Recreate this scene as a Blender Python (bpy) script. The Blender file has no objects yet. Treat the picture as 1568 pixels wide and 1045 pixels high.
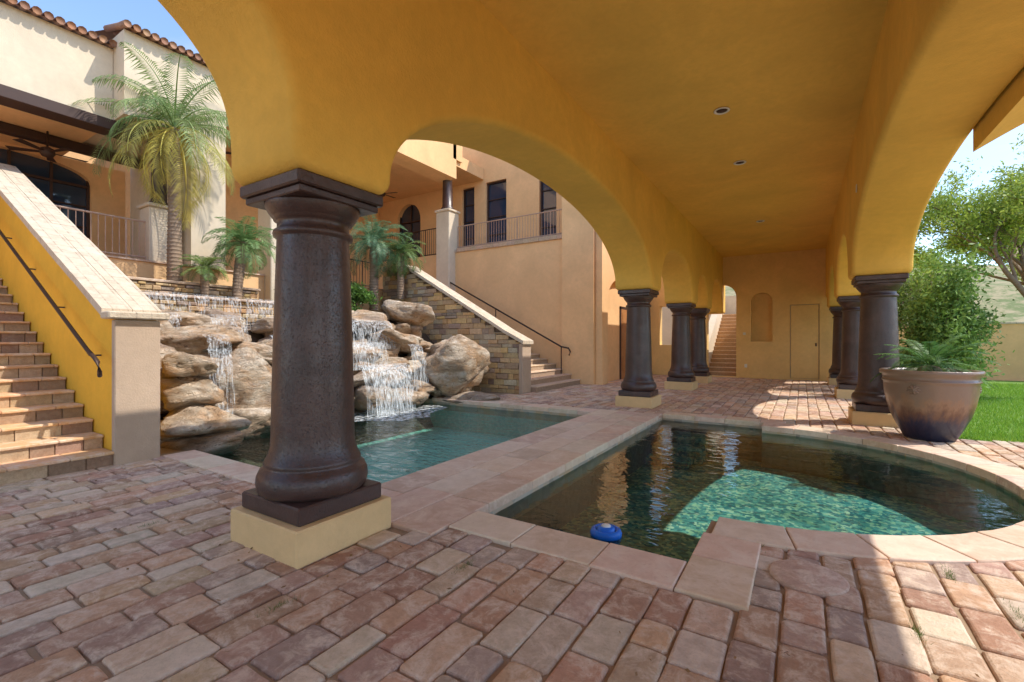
import bpy, math, random, bmesh
import numpy as np
from mathutils import Vector, Matrix, noise
from mathutils.geometry import tessellate_polygon
random.seed(7); rng=np.random.default_rng(7)
scene=bpy.context.scene
scene.view_settings.view_transform='Standard'
try: scene.view_settings.look='None'
except: pass
scene.view_settings.exposure=0

# ------------------------------------------------------------------ materials
class NT:
    def __init__(s,name):
        s.m=bpy.data.materials.new(name); s.m.use_nodes=True
        s.t=s.m.node_tree; s.t.nodes.clear()
        s.out=s.n('ShaderNodeOutputMaterial')
    def n(s,typ,**kw):
        nd=s.t.nodes.new(typ)
        for k,v in kw.items():
            if hasattr(nd,k): setattr(nd,k,v)
        return nd
    def l(s,a,b): s.t.links.new(a,b)
    def coord(s,scale=(1,1,1),rot=(0,0,0)):
        tc=s.n('ShaderNodeTexCoord'); mp=s.n('ShaderNodeMapping')
        mp.inputs['Scale'].default_value=scale; mp.inputs['Rotation'].default_value=rot
        s.l(tc.outputs['Object'],mp.inputs['Vector']); return mp.outputs[0]
    def noise(s,vec,scale,detail=3,rough=.55,dist=0):
        nd=s.n('ShaderNodeTexNoise'); nd.inputs['Scale'].default_value=scale
        nd.inputs['Detail'].default_value=min(detail,5); nd.inputs['Roughness'].default_value=rough
        nd.inputs['Distortion'].default_value=dist
        if vec is not None: s.l(vec,nd.inputs['Vector'])
        return nd.outputs['Fac']
    def ramp(s,fac,stops,interp='LINEAR'):
        r=s.n('ShaderNodeValToRGB'); e=r.color_ramp.elements; r.color_ramp.interpolation=interp
        while len(e)<len(stops): e.new(.5)
        for i,(p,c) in enumerate(stops):
            e[i].position=p; e[i].color=(*c,1) if len(c)==3 else c
        s.l(fac,r.inputs[0]); return r.outputs[0]
    def mix(s,fac,a,b,mode='MIX'):
        m=s.n('ShaderNodeMix'); m.data_type='RGBA'; m.blend_type=mode
        for val,i in ((fac,0),(a,6),(b,7)):
            if hasattr(val,'links') : s.l(val,m.inputs[i])
            elif isinstance(val,(int,float)): m.inputs[i].default_value=val
            else: m.inputs[i].default_value=(*val,1)
        return m.outputs[2]
    def bump(s,h,strength=.5,dist=.02,normal=None):
        b=s.n('ShaderNodeBump'); b.inputs['Strength'].default_value=strength; b.inputs['Distance'].default_value=dist
        s.l(h,b.inputs['Height'])
        if normal is not None: s.l(normal,b.inputs['Normal'])
        return b.outputs[0]
    def bsdf(s,col,rough=.8,nrm=None,metal=0,spec=.4,coat=0):
        p=s.n('ShaderNodeBsdfPrincipled')
        if hasattr(col,'links'): s.l(col,p.inputs['Base Color'])
        else: p.inputs['Base Color'].default_value=(*col,1)
        if hasattr(rough,'links'): s.l(rough,p.inputs['Roughness'])
        else: p.inputs['Roughness'].default_value=rough
        p.inputs['Metallic'].default_value=metal
        p.inputs['Specular IOR Level'].default_value=spec
        p.inputs['Coat Weight'].default_value=coat
        if nrm is not None: s.l(nrm,p.inputs['Normal'])
        return p.outputs[0]
    def done(s,sh): s.l(sh,s.out.inputs[0]); return s.m
BW=lambda a,b:[(a,(0,0,0)),(b,(1,1,1))]
def mul(c,k): return tuple(min(1,x*k) for x in c)
def stucco(name,c,var=.13,bump=.35,scale=45,rough=.85):
    t=NT(name); v=t.coord()
    col=t.mix(t.ramp(t.noise(v,.9,4,.6,.6),BW(.3,.72)),mul(c,1-var),mul(c,1+var*.5))
    col=t.mix(t.ramp(t.noise(v,9,3,.7),[(.35,(0,0,0)),(.8,(.35,.35,.35))]),col,mul(c,.72))
    n1=t.bump(t.noise(v,scale,3,.7),bump,.014)
    return t.done(t.bsdf(col,rough,n1,spec=.25))
def attr_mat(name,rough=.8,nscale=14,bstr=.5,bdist=.01,dark=.6,spec=.3,mottle=(.25,.8),pale=None):
    t=NT(name); v=t.coord(); a=t.n('ShaderNodeVertexColor'); a.layer_name='Col'
    d=t.mix(1.0,a.outputs[0],(dark,dark*.92,dark*.86),'MULTIPLY')
    nz=t.noise(v,nscale,5,.75)
    col=t.mix(t.ramp(nz,BW(*mottle)),d,a.outputs[0])
    if pale: col=t.mix(t.ramp(t.noise(v,nscale*.55,4,.75,.5),[(.46,(0,0,0)),(.66,(.75,.75,.75))]),col,pale)
    sp=t.ramp(t.noise(v,nscale*5,2,.8),[(.60,(0,0,0)),(.73,(.7,.7,.7))])
    col=t.mix(sp,col,d)
    n1=t.bump(t.noise(v,nscale*2.2,5,.78),bstr,bdist)
    return t.done(t.bsdf(col,rough,n1,spec=spec))
def plain(name,c,rough=.6,metal=0,var=.1,spec=.4,coat=0,nscale=12,bstr=.15):
    t=NT(name); v=t.coord()
    col=t.mix(t.noise(v,nscale,3),mul(c,1-var),mul(c,1+var))
    return t.done(t.bsdf(col,rough,t.bump(t.noise(v,nscale*6,2),bstr,.004),metal,spec,coat))

M_ochre=stucco('ochre_stucco',(.87,.53,.105),bump=.5)
M_ceil=stucco('ceiling_stucco',(.87,.53,.11),bump=.3)
M_endwall=stucco('end_wall_stucco',(.90,.60,.24))
M_stairwall=stucco('yellow_stucco',(.88,.48,.05))
M_salmon=stucco('salmon_stucco',(.90,.56,.28))
M_cream=stucco('cream_stucco',(.74,.61,.45))
M_post=stucco('tan_stucco',(.54,.40,.29))
M_plinth=stucco('plinth_stucco',(.78,.53,.26))
t=NT('cap_stone'); v=t.coord()
br=t.n('ShaderNodeTexBrick'); t.l(v,br.inputs['Vector']); br.inputs['Scale'].default_value=1.6
br.inputs['Color1'].default_value=(.60,.48,.35,1); br.inputs['Color2'].default_value=(.52,.40,.29,1); br.inputs['Mortar'].default_value=(.32,.24,.17,1)
br.inputs['Mortar Size'].default_value=.014
col=t.mix(t.ramp(t.noise(v,6,5,.7),BW(.35,.68)),br.outputs[0],(.66,.56,.43))
M_cap=t.done(t.bsdf(col,.85,t.bump(t.noise(v,22,4,.75),.8,.02)))

t=NT('dark_cast_stone'); v=t.coord()
col=t.mix(t.ramp(t.noise(v,3,5,.65,1),BW(.3,.75)),(.042,.021,.017),(.088,.048,.040))
pit=t.ramp(t.noise(v,60,3,.8),BW(.34,.43))
col=t.mix(pit,(.022,.011,.009),col)
rg=t.ramp(t.noise(v,8,3),[(.3,(.30,.30,.30)),(.7,(.46,.46,.46))])
M_col=t.done(t.bsdf(col,rg,t.bump(pit,.4,.004,t.bump(t.noise(v,14,3,.7),.22,.02)),spec=.6))
M_paver=attr_mat('terracotta_paver',.8,13,.8,.016,.62,pale=(.80,.63,.48))
M_coping=attr_mat('coping_stone',.7,7,.35,.008,.78,pale=(.80,.63,.48))
M_ledge=attr_mat('ledgestone',.85,16,.6,.015,.58)
M_iron=plain('wrought_iron',(.06,.035,.028),.5,.3)
M_railp=plain('painted_railing',(.46,.30,.22),.6)
M_wood=plain('door_wood',(.45,.20,.07),.5,var=.3)
M_trim=plain('dark_wood_beam',(.06,.03,.022),.6)
M_tile=attr_mat('roof_tile',.85,10,.5,.01,.6)
t=NT('window_glass'); v=t.coord()
M_glass=t.done(t.bsdf((.03,.05,.09),.04,t.bump(t.noise(v,2,2),.05,.02),spec=1))

t=NT('mortar_ground'); v=t.coord()
nz=t.noise(v,1.2,5,.7); c1=t.mix(t.ramp(nz,BW(.3,.7)),(.27,.17,.11),(.40,.27,.175))
c2=t.mix(t.ramp(t.noise(v,.05,4,.7),BW(.3,.6)),c1,(.40,.30,.20))
M_ground=t.done(t.bsdf(c2,.95,t.bump(t.noise(v,60,3,.8),.6,.01)))

def boulder_mat():
    t=NT('boulder_rock'); v=t.coord(); vs=t.coord((1,1,2.4))
    a=t.ramp(t.noise(vs,1.6,5,.72,.8),[(.30,(.20,.125,.08)),(.42,(.48,.34,.22)),(.54,(.66,.52,.38)),(.68,(.80,.70,.57))])
    b=t.ramp(t.noise(v,2.2,4,.7),[(.46,(0,0,0)),(.60,(.7,.7,.7))])
    col=t.mix(b,a,(.56,.31,.14))
    g=t.ramp(t.noise(v,1.1,3,.7),[(.54,(0,0,0)),(.64,(.45,.45,.45))])
    col=t.mix(g,col,(.38,.34,.32))
    cr=t.ramp(t.noise(vs,5,5,.8,1.5),BW(.36,.43))
    col=t.mix(cr,t.mix(1.0,col,(.34,.28,.24),'MULTIPLY'),col)
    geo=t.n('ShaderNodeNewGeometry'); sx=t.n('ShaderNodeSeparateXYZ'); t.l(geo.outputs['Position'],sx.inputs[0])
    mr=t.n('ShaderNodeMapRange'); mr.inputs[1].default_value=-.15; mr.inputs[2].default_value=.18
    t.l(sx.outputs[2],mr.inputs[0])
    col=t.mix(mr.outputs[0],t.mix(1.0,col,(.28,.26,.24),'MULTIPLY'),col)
    n1=t.bump(t.noise(vs,5,5,.85,1),1.0,.12)
    return t.done(t.bsdf(col,.68,n1,spec=.45))
M_rock=boulder_mat()

def pool_floor(name,stops,scale,mot=None):
    t=NT(name); v=t.coord()
    vo=t.n('ShaderNodeTexVoronoi'); vo.inputs['Scale'].default_value=scale; t.l(v,vo.inputs['Vector'])
    sp=t.n('ShaderNodeSeparateColor'); t.l(vo.outputs['Color'],sp.inputs[0])
    col=t.ramp(sp.outputs[0],stops)
    if mot: col=t.mix(t.ramp(t.noise(v,1.3,5,.7,.6),BW(.38,.60)),t.mix(1.0,col,mot,'MULTIPLY'),col)
    return t.done(t.bsdf(col,.6))
M_pf1=pool_floor('pool_plaster',[(0,(.26,.58,.50)),(1,(.50,.74,.64))],18)
M_pf2=pool_floor('spa_mosaic',[(0,(.03,.17,.22)),(.35,(.08,.34,.38)),(.65,(.22,.52,.48)),(.86,(.55,.72,.50)),(1,(.78,.82,.66))],22,(.45,.55,.52))
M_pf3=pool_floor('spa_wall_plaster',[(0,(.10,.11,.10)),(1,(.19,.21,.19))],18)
t=NT('waterline_tile'); v=t.coord()
vo=t.n('ShaderNodeTexVoronoi'); vo.inputs['Scale'].default_value=7; vo.distance='CHEBYCHEV'; t.l(v,vo.inputs['Vector'])
sp=t.n('ShaderNodeSeparateColor'); t.l(vo.outputs['Color'],sp.inputs[0])
col=t.ramp(sp.outputs[0],[(0,(.34,.27,.20)),(.5,(.50,.42,.32)),(1,(.54,.35,.19))])
M_wtile=t.done(t.bsdf(col,.35,spec=.5))

def water(name,tint,s1,str1,dist,ior=1.4):
    t=NT(name); v=t.coord((1,1.7,1))
    h=t.noise(v,s1,3,.6,.8)
    nb=t.bump(h,str1,dist); nb=t.bump(t.noise(v,s1*3.1,2,.6,.5),str1*.5,dist*.35,nb)
    fr=t.n('ShaderNodeFresnel'); fr.inputs[0].default_value=ior; t.l(nb,fr.inputs['Normal'])
    tr=t.n('ShaderNodeBsdfTransparent'); tr.inputs[0].default_value=(*tint,1)
    gl=t.n('ShaderNodeBsdfGlossy'); gl.inputs['Roughness'].default_value=.02; t.l(nb,gl.inputs['Normal'])
    mx=t.n('ShaderNodeMixShader'); t.l(fr.outputs[0],mx.inputs[0]); t.l(tr.outputs[0],mx.inputs[1]); t.l(gl.outputs[0],mx.inputs[2])
    return t.done(mx.outputs[0])
M_w1=water('pool_water',(.66,.90,.86),2.8,1.0,.08)
M_w2=water('spa_water',(.62,.80,.77),1.6,.4,.035,1.45)
def streak(name,lo,hi,scale,c=(.88,.92,.94),mx_=.9):
    t=NT(name); v=t.coord(scale)
    f=t.ramp(t.noise(v,4,4,.7,.3),[(lo,(0,0,0)),(hi,(mx_,)*3)])
    tr=t.n('ShaderNodeBsdfTransparent')
    b=t.bsdf(c,.25,t.bump(t.noise(v,6,3),.6,.03),spec=.6)
    mx=t.n('ShaderNodeMixShader'); t.l(f,mx.inputs[0]); t.l(tr.outputs[0],mx.inputs[1]); t.l(b,mx.inputs[2])
    return t.done(mx.outputs[0])
M_fall=streak('falling_water',.42,.72,(8,8,.5),mx_=.75)
M_thin=streak('thin_falling_water',.45,.75,(9,9,.6),mx_=.65)
M_foam=streak('foam',.42,.62,(2.4,2.4,2.4),mx_=.8)

def leafmat(name,rough=.5):
    t=NT(name); a=t.n('ShaderNodeVertexColor'); a.layer_name='Col'
    p=t.n('ShaderNodeBsdfPrincipled'); t.l(a.outputs[0],p.inputs['Base Color']); p.inputs['Roughness'].default_value=rough
    p.inputs['Specular IOR Level'].default_value=.35
    tl=t.n('ShaderNodeBsdfTranslucent'); t.l(a.outputs[0],tl.inputs[0])
    mx=t.n('ShaderNodeMixShader'); mx.inputs[0].default_value=.35
    t.l(p.outputs[0],mx.inputs[1]); t.l(tl.outputs[0],mx.inputs[2]); return t.done(mx.outputs[0])
M_leaf=leafmat('foliage')
M_bark=plain('bark',(.26,.18,.12),.9,var=.4,nscale=18,bstr=.8)
t=NT('lawn_soil'); v=t.coord()
M_lawn=t.done(t.bsdf(t.mix(t.noise(v,2.5,4,.7),(.12,.24,.03),(.20,.34,.05)),.9,t.bump(t.noise(v,90,2),.8,.03)))
t=NT('desert_hill'); v=t.coord()
col=t.mix(t.ramp(t.noise(v,.35,5,.8),BW(.42,.56)),(.36,.29,.16),(.15,.18,.06))
M_hill=t.done(t.bsdf(col,.95))
t=NT('glazed_pot'); v=t.coord()
geo=t.n('ShaderNodeNewGeometry'); sx=t.n('ShaderNodeSeparateXYZ'); t.l(geo.outputs['Position'],sx.inputs[0])
ad=t.n('ShaderNodeMath'); ad.operation='MULTIPLY_ADD'; t.l(t.noise(t.coord((1,1,.3)),5,4,.7,.6),ad.inputs[0]); ad.inputs[1].default_value=.7; t.l(sx.outputs[2],ad.inputs[2])
col=t.ramp(ad.outputs[0],[(.35,(.012,.014,.035)),(.62,(.035,.033,.06)),(.78,(.16,.08,.05)),(.92,(.30,.17,.10)),(1,(.25,.16,.11))])
M_pot=t.done(t.bsdf(col,.34,t.bump(t.noise(v,9,4),.3,.02),spec=.5,coat=.2))
M_soil=plain('soil',(.07,.045,.03),.95,var=.4)
M_blue=plain('blue_plastic',(.01,.16,.65),.35)
M_white=plain('white_plastic',(.78,.76,.70),.5)

# ------------------------------------------------------------------ mesh builder
class MB:
    def __init__(s): s.v=[];s.f=[];s.mi=[];s.sm=[];s.c=[];s.mats=[];s.cur=0;s.col=(1,1,1);s.smooth=False
    def mat(s,m):
        if m not in s.mats: s.mats.append(m)
        s.cur=s.mats.index(m); return s
    def add(s,vs,fs):
        b=len(s.v); s.v.extend([tuple(p) for p in vs]); s.c.extend([s.col]*len(vs))
        for f in fs: s.f.append(tuple(b+i for i in f)); s.mi.append(s.cur); s.sm.append(s.smooth)
    def box(s,x0,x1,y0,y1,z0,z1,bev=0):
        if bev<=0:
            s.add([(x0,y0,z0),(x1,y0,z0),(x1,y1,z0),(x0,y1,z0),(x0,y0,z1),(x1,y0,z1),(x1,y1,z1),(x0,y1,z1)],
              [(0,3,2,1),(4,5,6,7),(0,1,5,4),(1,2,6,5),(2,3,7,6),(3,0,4,7)]); return
        b=bev
        def oct_(i,c,z): return [(x0+i+c,y0+i,z),(x1-i-c,y0+i,z),(x1-i,y0+i+c,z),(x1-i,y1-i-c,z),(x1-i-c,y1-i,z),(x0+i+c,y1-i,z),(x0+i,y1-i-c,z),(x0+i,y0+i+c,z)]
        R=[oct_(b,b*.5,z0),oct_(0,b,z0+b),oct_(0,b,z1-b),oct_(b,b*.5,z1)]
        vs=[p for r in R for p in r]; fs=[]
        for k in range(3):
            for i in range(8): j=(i+1)%8; fs.append((k*8+i,k*8+j,k*8+8+j,k*8+8+i))
        fs.append(tuple(range(7,-1,-1))); fs.append(tuple(range(24,32)))
        s.add(vs,fs)
    def slab(s,pts,z1,h,ins=.012,drop=.01,tilt=0):
        n=len(pts); cx=sum(p[0] for p in pts)/n; cy=sum(p[1] for p in pts)/n
        def insf(k):
            o=[]
            for x,y in pts:
                dx,dy=cx-x,cy-y
                o.append((x+math.copysign(min(abs(dx),k),dx),y+math.copysign(min(abs(dy),k),dy)))
            return o
        tx,ty=random.uniform(-tilt,tilt),random.uniform(-tilt,tilt)
        zf=lambda x,y,z: z+(x-cx)*tx+(y-cy)*ty
        R=[]
        for k,z in ((0,z1-h),(0,z1-drop),(ins*.35,z1-drop*.35),(ins,z1)):
            R.append([(x,y,zf(x,y,z)) for x,y in insf(k)])
        vs=[p for r in R for p in r]; fs=[]
        for k in range(3):
            for i in range(n): j=(i+1)%n; fs.append((k*n+i,k*n+j,k*n+n+j,k*n+n+i))
        fs.append(tuple(range(3*n,4*n)))
        s.add(vs,fs)
    def face_stone(s,o,U,V,N,u0,u1,v0,v1,dep,ins=.015):
        o=Vector(o);U=Vector(U);V=Vector(V);N=Vector(N)
        def P(u,v,d): return tuple(o+U*u+V*v+N*d)
        j=lambda: random.uniform(-.006,.006)
        q=[(u0+j(),v0+j()),(u1+j(),v0+j()),(u1+j(),v1+j()),(u0+j(),v1+j())]
        cu=(u0+u1)/2;cv=(v0+v1)/2
        ins=min(ins,(v1-v0)*.3)
        R=[[P(u,v,-.02) for u,v in q],[P(u,v,dep-ins*.6) for u,v in q],
           [P(u+math.copysign(ins,cu-u),v+math.copysign(ins,cv-v),dep+random.uniform(-.008,.008)) for u,v in q]]
        vs=[p for r in R for p in r]
        fs=[(k*4+i,k*4+(i+1)%4,k*4+4+(i+1)%4,k*4+4+i) for k in range(2) for i in range(4)]+[(8,9,10,11)]
        s.add(vs,fs)
    def lathe(s,cx,cy,prof,n=40,z0=0):
        vs=[];fs=[]
        for r,z in prof:
            for i in range(n):
                a=2*math.pi*i/n; vs.append((cx+r*math.cos(a),cy+r*math.sin(a),z0+z))
        for k in range(len(prof)-1):
            for i in range(n): j=(i+1)%n; fs.append((k*n+i,k*n+j,(k+1)*n+j,(k+1)*n+i))
        fs.append(tuple(range(n-1,-1,-1))); m=(len(prof)-1)*n; fs.append(tuple(range(m,m+n)))
        s.add(vs,fs)
    def tube(s,pts,r,n=8,r2=None):
        pts=[Vector(p) for p in pts]; m=len(pts); vs=[];fs=[]
        ref=Vector((0,0,1))
        for k,p in enumerate(pts):
            d=(pts[min(k+1,m-1)]-pts[max(k-1,0)]).normalized()
            a=d.cross(ref)
            if a.length<.1: a=d.cross(Vector((1,0,0)))
            a.normalize(); b=d.cross(a)
            rr=r if r2 is None else r+(r2-r)*k/(m-1)
            for i in range(n):
                t=2*math.pi*i/n; vs.append(p+a*(rr*math.cos(t))+b*(rr*math.sin(t)))
        for k in range(m-1):
            for i in range(n): j=(i+1)%n; fs.append((k*n+i,k*n+j,(k+1)*n+j,(k+1)*n+i))
        fs.append(tuple(range(n))); fs.append(tuple(range((m-1)*n,m*n)))
        s.add(vs,fs)
    def panel(s,o,U,N,outline,holes,th):
        o=Vector(o);U=Vector(U);N=Vector(N);Z=Vector((0,0,1))
        loops=[outline]+holes; flat=[p for l in loops for p in l]
        tris=tessellate_polygon([[Vector((u,v,0)) for u,v in l] for l in loops])
        F=[o+U*u+Z*v for u,v in flat]; B=[p-N*th for p in F]; n=len(flat)
        nt=U.cross(Z)
        fs=[]
        for tr in tris:
            a,b,c=[Vector((*flat[i],0)) for i in tr]
            ccw=(b-a).cross(c-a).z>0
            tt=tr if (ccw==(nt.dot(N)>0)) else tr[::-1]
            fs.append(tuple(tt)); fs.append(tuple(n+i for i in tt[::-1]))
        k=0
        for l in loops:
            m=len(l)
            for i in range(m): j=(i+1)%m; fs.append((k+i,k+j,n+k+j,n+k+i))
            k+=m
        s.add(F+B,fs)
    def obj(s,name,parent=None):
        me=bpy.data.meshes.new(name); me.from_pydata(s.v,[],s.f); me.update()
        for m in s.mats: me.materials.append(m)
        me.polygons.foreach_set('material_index',s.mi); me.polygons.foreach_set('use_smooth',s.sm)
        ca=me.color_attributes.new('Col','FLOAT_COLOR','POINT')
        arr=np.ones((len(s.v),4),dtype=np.float32); arr[:,:3]=np.array(s.c,dtype=np.float32); ca.data.foreach_set('color',arr.ravel())
        ob=bpy.data.objects.new(name,me); scene.collection.objects.link(ob)
        if parent: ob.parent=parent
        return ob
def empty(name):
    e=bpy.data.objects.new(name,None); scene.collection.objects.link(e); return e
def arch(u0,u1,z0,zs,rise,n=16,e=2.0):
    c=(u0+u1)/2;a=(u1-u0)/2; pts=[(u0,z0),(u1,z0)]
    for i in range(n+1):
        t=math.pi*i/n; x=math.cos(t); y=math.sin(t)
        pts.append((c+a*math.copysign(abs(x)**(2/e),x),zs+rise*abs(y)**(2/e)))
    return pts
def rect(u0,u1,z0,z1): return [(u0,z0),(u1,z0),(u1,z1),(u0,z1)]

# ------------------------------------------------------------------ portico
XL0,XL1=-3.67,-2.81; XR0,XR1=.75,1.61
portico=empty('portico')
YB=-5.0
def beam(name,x0,x1,cols,arches,half=.43,zs=2.67,ztop=5.45,r=.075):
    out=[]
    rc=.13
    for i,c in enumerate(cols):
        for k in range(7):
            a=math.pi+ (math.pi/2)*k/6; out.append((c-half+rc+rc*math.cos(a),zs+rc+rc*math.sin(a)))
        for k in range(7):
            a=1.5*math.pi+(math.pi/2)*k/6; out.append((c+half-rc+rc*math.cos(a),zs+rc+rc*math.sin(a)))
        if i<len(cols)-1:
            rise,e=arches[i]; a0=c+half; a1=cols[i+1]-half; cc=(a0+a1)/2; aa=(a1-a0)/2; n=72
            for k in range(1,n):
                t=math.pi-math.pi*k/n; x=math.cos(t); y=math.sin(t)
                out.append((cc+aa*math.copysign(abs(x)**(2/e),x),zs+rc+(rise-rc)*abs(y)**(2/e)))
    m=len(out); nrm=[]
    for i in range(m):
        a=Vector(out[max(i-1,0)]);b=Vector(out[min(i+1,m-1)]); d=(b-a).normalized(); nrm.append((-d.y,d.x))
    K=6; ex=r+.015
    prof=[(x1,None),(x1,ex)]+[(x1-r*(1-math.cos(k/K*math.pi/2)),r*(1-math.sin(k/K*math.pi/2))) for k in range(K+1)]
    prof+=[(x0+r*(1-math.cos(k/K*math.pi/2)),r*(1-math.sin(k/K*math.pi/2))) for k in range(K,-1,-1)]+[(x0,ex),(x0,None)]
    ytop=[]; last=-1e9
    for (y,z),(ny,nz) in zip(out,nrm):
        last=max(last,y+ny*ex); ytop.append(last)
    vs=[];fs=[]
    for x,ins in prof:
        for i,((y,z),(ny,nz)) in enumerate(zip(out,nrm)):
            if ins is None: vs.append((x,ytop[i],ztop))
            elif ins==ex: vs.append((x,ytop[i],z+nz*ins))
            else: vs.append((x,y+ny*ins,z+nz*ins))
    for j in range(len(prof)-1):
        for i in range(m-1): fs.append((j*m+i,j*m+i+1,(j+1)*m+i+1,(j+1)*m+i))
    b=MB(); b.smooth=True; b.mat(M_ochre); b.add(vs,fs)
    return b.obj(name,portico)
ys_left=[YB,2.23,10.7,15.2,17.9,21.4]
ys_right=[YB,2.2,10.7,15.2,19.5,21.6]
beam('left_arcade',XL0,XL1,ys_left,[(1.55,2.7),(1.45,2.0),(1.2,2.2),(1.0,2.2),(1.2,2.2)])
beam('right_arcade',XR0,XR1,ys_right,[(1.4,2),(1.15,2.1),(1.15,2.2),(1.1,2.2),(.6,2)])
b=MB().mat(M_ceil)
b.box(XL1-.02,XR0+.02,YB-.4,21.05,5.0,5.2); b.obj('ceiling',portico)
b=MB().mat(M_ochre); b.box(XL0-.05,XR1+.05,YB-.45,21.4,5.46,5.7); b.obj('roof_slab',portico)
b=MB().mat(M_ochre); b.smooth=True
xs=[1.615+1.45*k/16 for k in range(17)]; bot=[3.60+.45*math.sin(min(1,(x-1.6)/1.2)*math.pi/2) for x in xs]
vs=[(x,7.1,z) for x,z in zip(xs,bot)]+[(x,-3,z) for x,z in zip(xs,bot)]
b.add(vs,[(i,i+1,17+i+1,17+i) for i in range(16)])
b.smooth=False
vs=[(x,7.1,z) for x,z in zip(xs,bot)]+[(x,7.1,4.95) for x in xs]; b.add(vs,[(i,i+1,17+i+1,17+i) for i in range(16)])
b.add([(xs[-1],7.1,bot[-1]),(xs[-1],-3,bot[-1]),(xs[-1],-3,4.95),(xs[-1],7.1,4.95)],[(0,1,2,3)])
b.add([(xs[0],7.1,bot[0]),(xs[0],-3,bot[0]),(xs[0],-3,4.95),(xs[0],7.1,4.95)],[(0,1,2,3)])
b.add([(xs[0],7.1,4.95),(xs[-1],7.1,4.95),(xs[-1],-3,4.95),(xs[0],-3,4.95)],[(0,1,2,3)])
b.obj('side_wing',portico)
b=MB()
for (x,y) in ((-1.03,7.6),(-1.03,10.0),(-1.03,15.2)):
    b.smooth=True; b.mat(M_white); b.lathe(x,y,[(.11,4.992),(.115,4.985),(.10,4.975),(.085,4.98),(.08,4.999)],24)
    b.mat(M_trim); b.lathe(x,y,[(.079,4.996),(.078,4.988)],20)
b.mat(M_white); b.smooth=False; b.box(.745-.012,.745,9.2,9.28,3.9,4.02,.003)
b.obj('recessed_lights',portico)

def column(cx,cy):
    b=MB(); b.mat(M_plinth); b.smooth=False
    h=.42; b.box(cx-h,cx+h,cy-h,cy+h,-.02,.235,.012)
    b.mat(M_col); h=.365; b.box(cx-h,cx+h,cy-h,cy+h,.236,.36,.012)
    b.smooth=True
    prof=[(.33,.355),(.37,.362),(.395,.39),(.405,.44),(.40,.49),(.38,.535),(.352,.555),(.348,.575),(.352,.585),(.345,.60),(.325,.64),(.308,.70),(.302,.80)]
    for k in range(1,9): prof.append((.302-.04*(k/8)**1.3,.80+1.48*k/8))
    prof+=[(.262,2.285),(.286,2.295),(.292,2.315),(.286,2.335),(.262,2.345),(.260,2.39),(.268,2.41),(.285,2.415),(.288,2.43),(.30,2.44),(.325,2.475),(.345,2.515),(.345,2.53)]
    b.lathe(cx,cy,prof,48)
    b.smooth=False
    h=.345; b.box(cx-h,cx+h,cy-h,cy+h,2.53,2.58,.008)
    h=.375; b.box(cx-h,cx+h,cy-h,cy+h,2.581,2.672,.012)
    return b.obj('stone_column')
for y in ys_left[:5]: column(-3.24,y)
for y in ys_right[:5]: column(1.18,y)

b=MB().mat(M_endwall)
holes=[arch(-3.42,-2.3,.02,3.3,.56),rect(-5.4,-4.66,1.33,3.05),arch(-1.76,-1.0,1.48,3.08,.36),rect(-.41,.56,.04,2.92)]
b.panel((0,21,0),(1,0,0),(0,-1,0),rect(-6.0,1.75,-.05,5.45),holes,.4)
b.box(-1.9,-.85,21.34,21.45,1.4,3.6)
b.box(-.45,.6,21.05,21.12,0,3.0)
b.mat(M_post); b.box(-.40,.55,21.035,21.049,.05,2.91)
b.mat(M_endwall); b.box(-.375,.525,21.02,21.048,.06,2.885,.004)
b.mat(M_white); b.box(-2.0,-1.9,20.985,20.999,.42,.56,.003); b.box(-2.05,-1.95,20.985,20.999,1.75,1.85,.003)
b.mat(M_iron); b.box(.42,.47,20.99,21.02,1.3,1.42,.004)
b.obj('portico_end_wall')
b=MB()
for i in range(16):
    b.mat(M_ledge); b.col=(.62,.38,.2); b.box(-3.5,-2.2,21.5+.3*i,21.5+.3*(i+1)+.02,0,.18*(i+1)-.03)
    b.mat(M_coping); b.col=(.75,.5,.28); b.box(-3.5,-2.2,21.48+.3*i,21.5+.3*(i+1),.18*(i+1)-.03,.18*(i+1),.006)
b.obj('garden_stairs')
b=MB().mat(M_cream)
b.add([(-3.5,21.4,-.1),(-3.5,27,-.1),(-3.5,27,4.2),(-3.5,21.4,1.1),(-3.8,21.4,-.1),(-3.8,27,-.1),(-3.8,27,4.2),(-3.8,21.4,1.1)],[(0,1,2,3),(4,7,6,5),(3,2,6,7),(0,3,7,4),(1,5,6,2)])
b.box(-2.2,-1.9,21.45,27,-.1,3.0); b.box(-8,1,27,27.4,-.1,3.9)
b.obj('garden_stair_wall')

# ------------------------------------------------------------------ paving
PC=[(.68,.42,.27),(.74,.50,.34),(.62,.36,.23),(.76,.57,.41),(.55,.32,.21),(.70,.44,.27),(.80,.64,.48),(.64,.41,.31),(.50,.33,.25),(.75,.52,.34),(.56,.41,.32),(.71,.45,.27)]
def jit(c,k=.10): 
    m=random.uniform(1-k,1+k); return tuple(x*m*random.uniform(.96,1.04) for x in c)
def excluded(x,y):
    e=.10
    if -7.2<x<-2.12 and 2.66+e<y<9.5-e:
        if x<-2.4: return True
    if -2.5<x<-.27-e and 2.86+e<y<9.95-e: return True
    if x>-.7 and math.hypot(x+.6,y-6.7)<2.88-e: return True
    if x<-7.05: return True
    if -3.55<x<-2.9 and 1.9<y<2.6: return True
    if x<-6.65 and y>11.2: return True
    if x<-6 and y>14.9: return True
    if y>20.9: return True
    if x>1.9 and y>9.75: return True
    return False
b=MB().mat(M_paver)
x=-7.3
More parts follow.
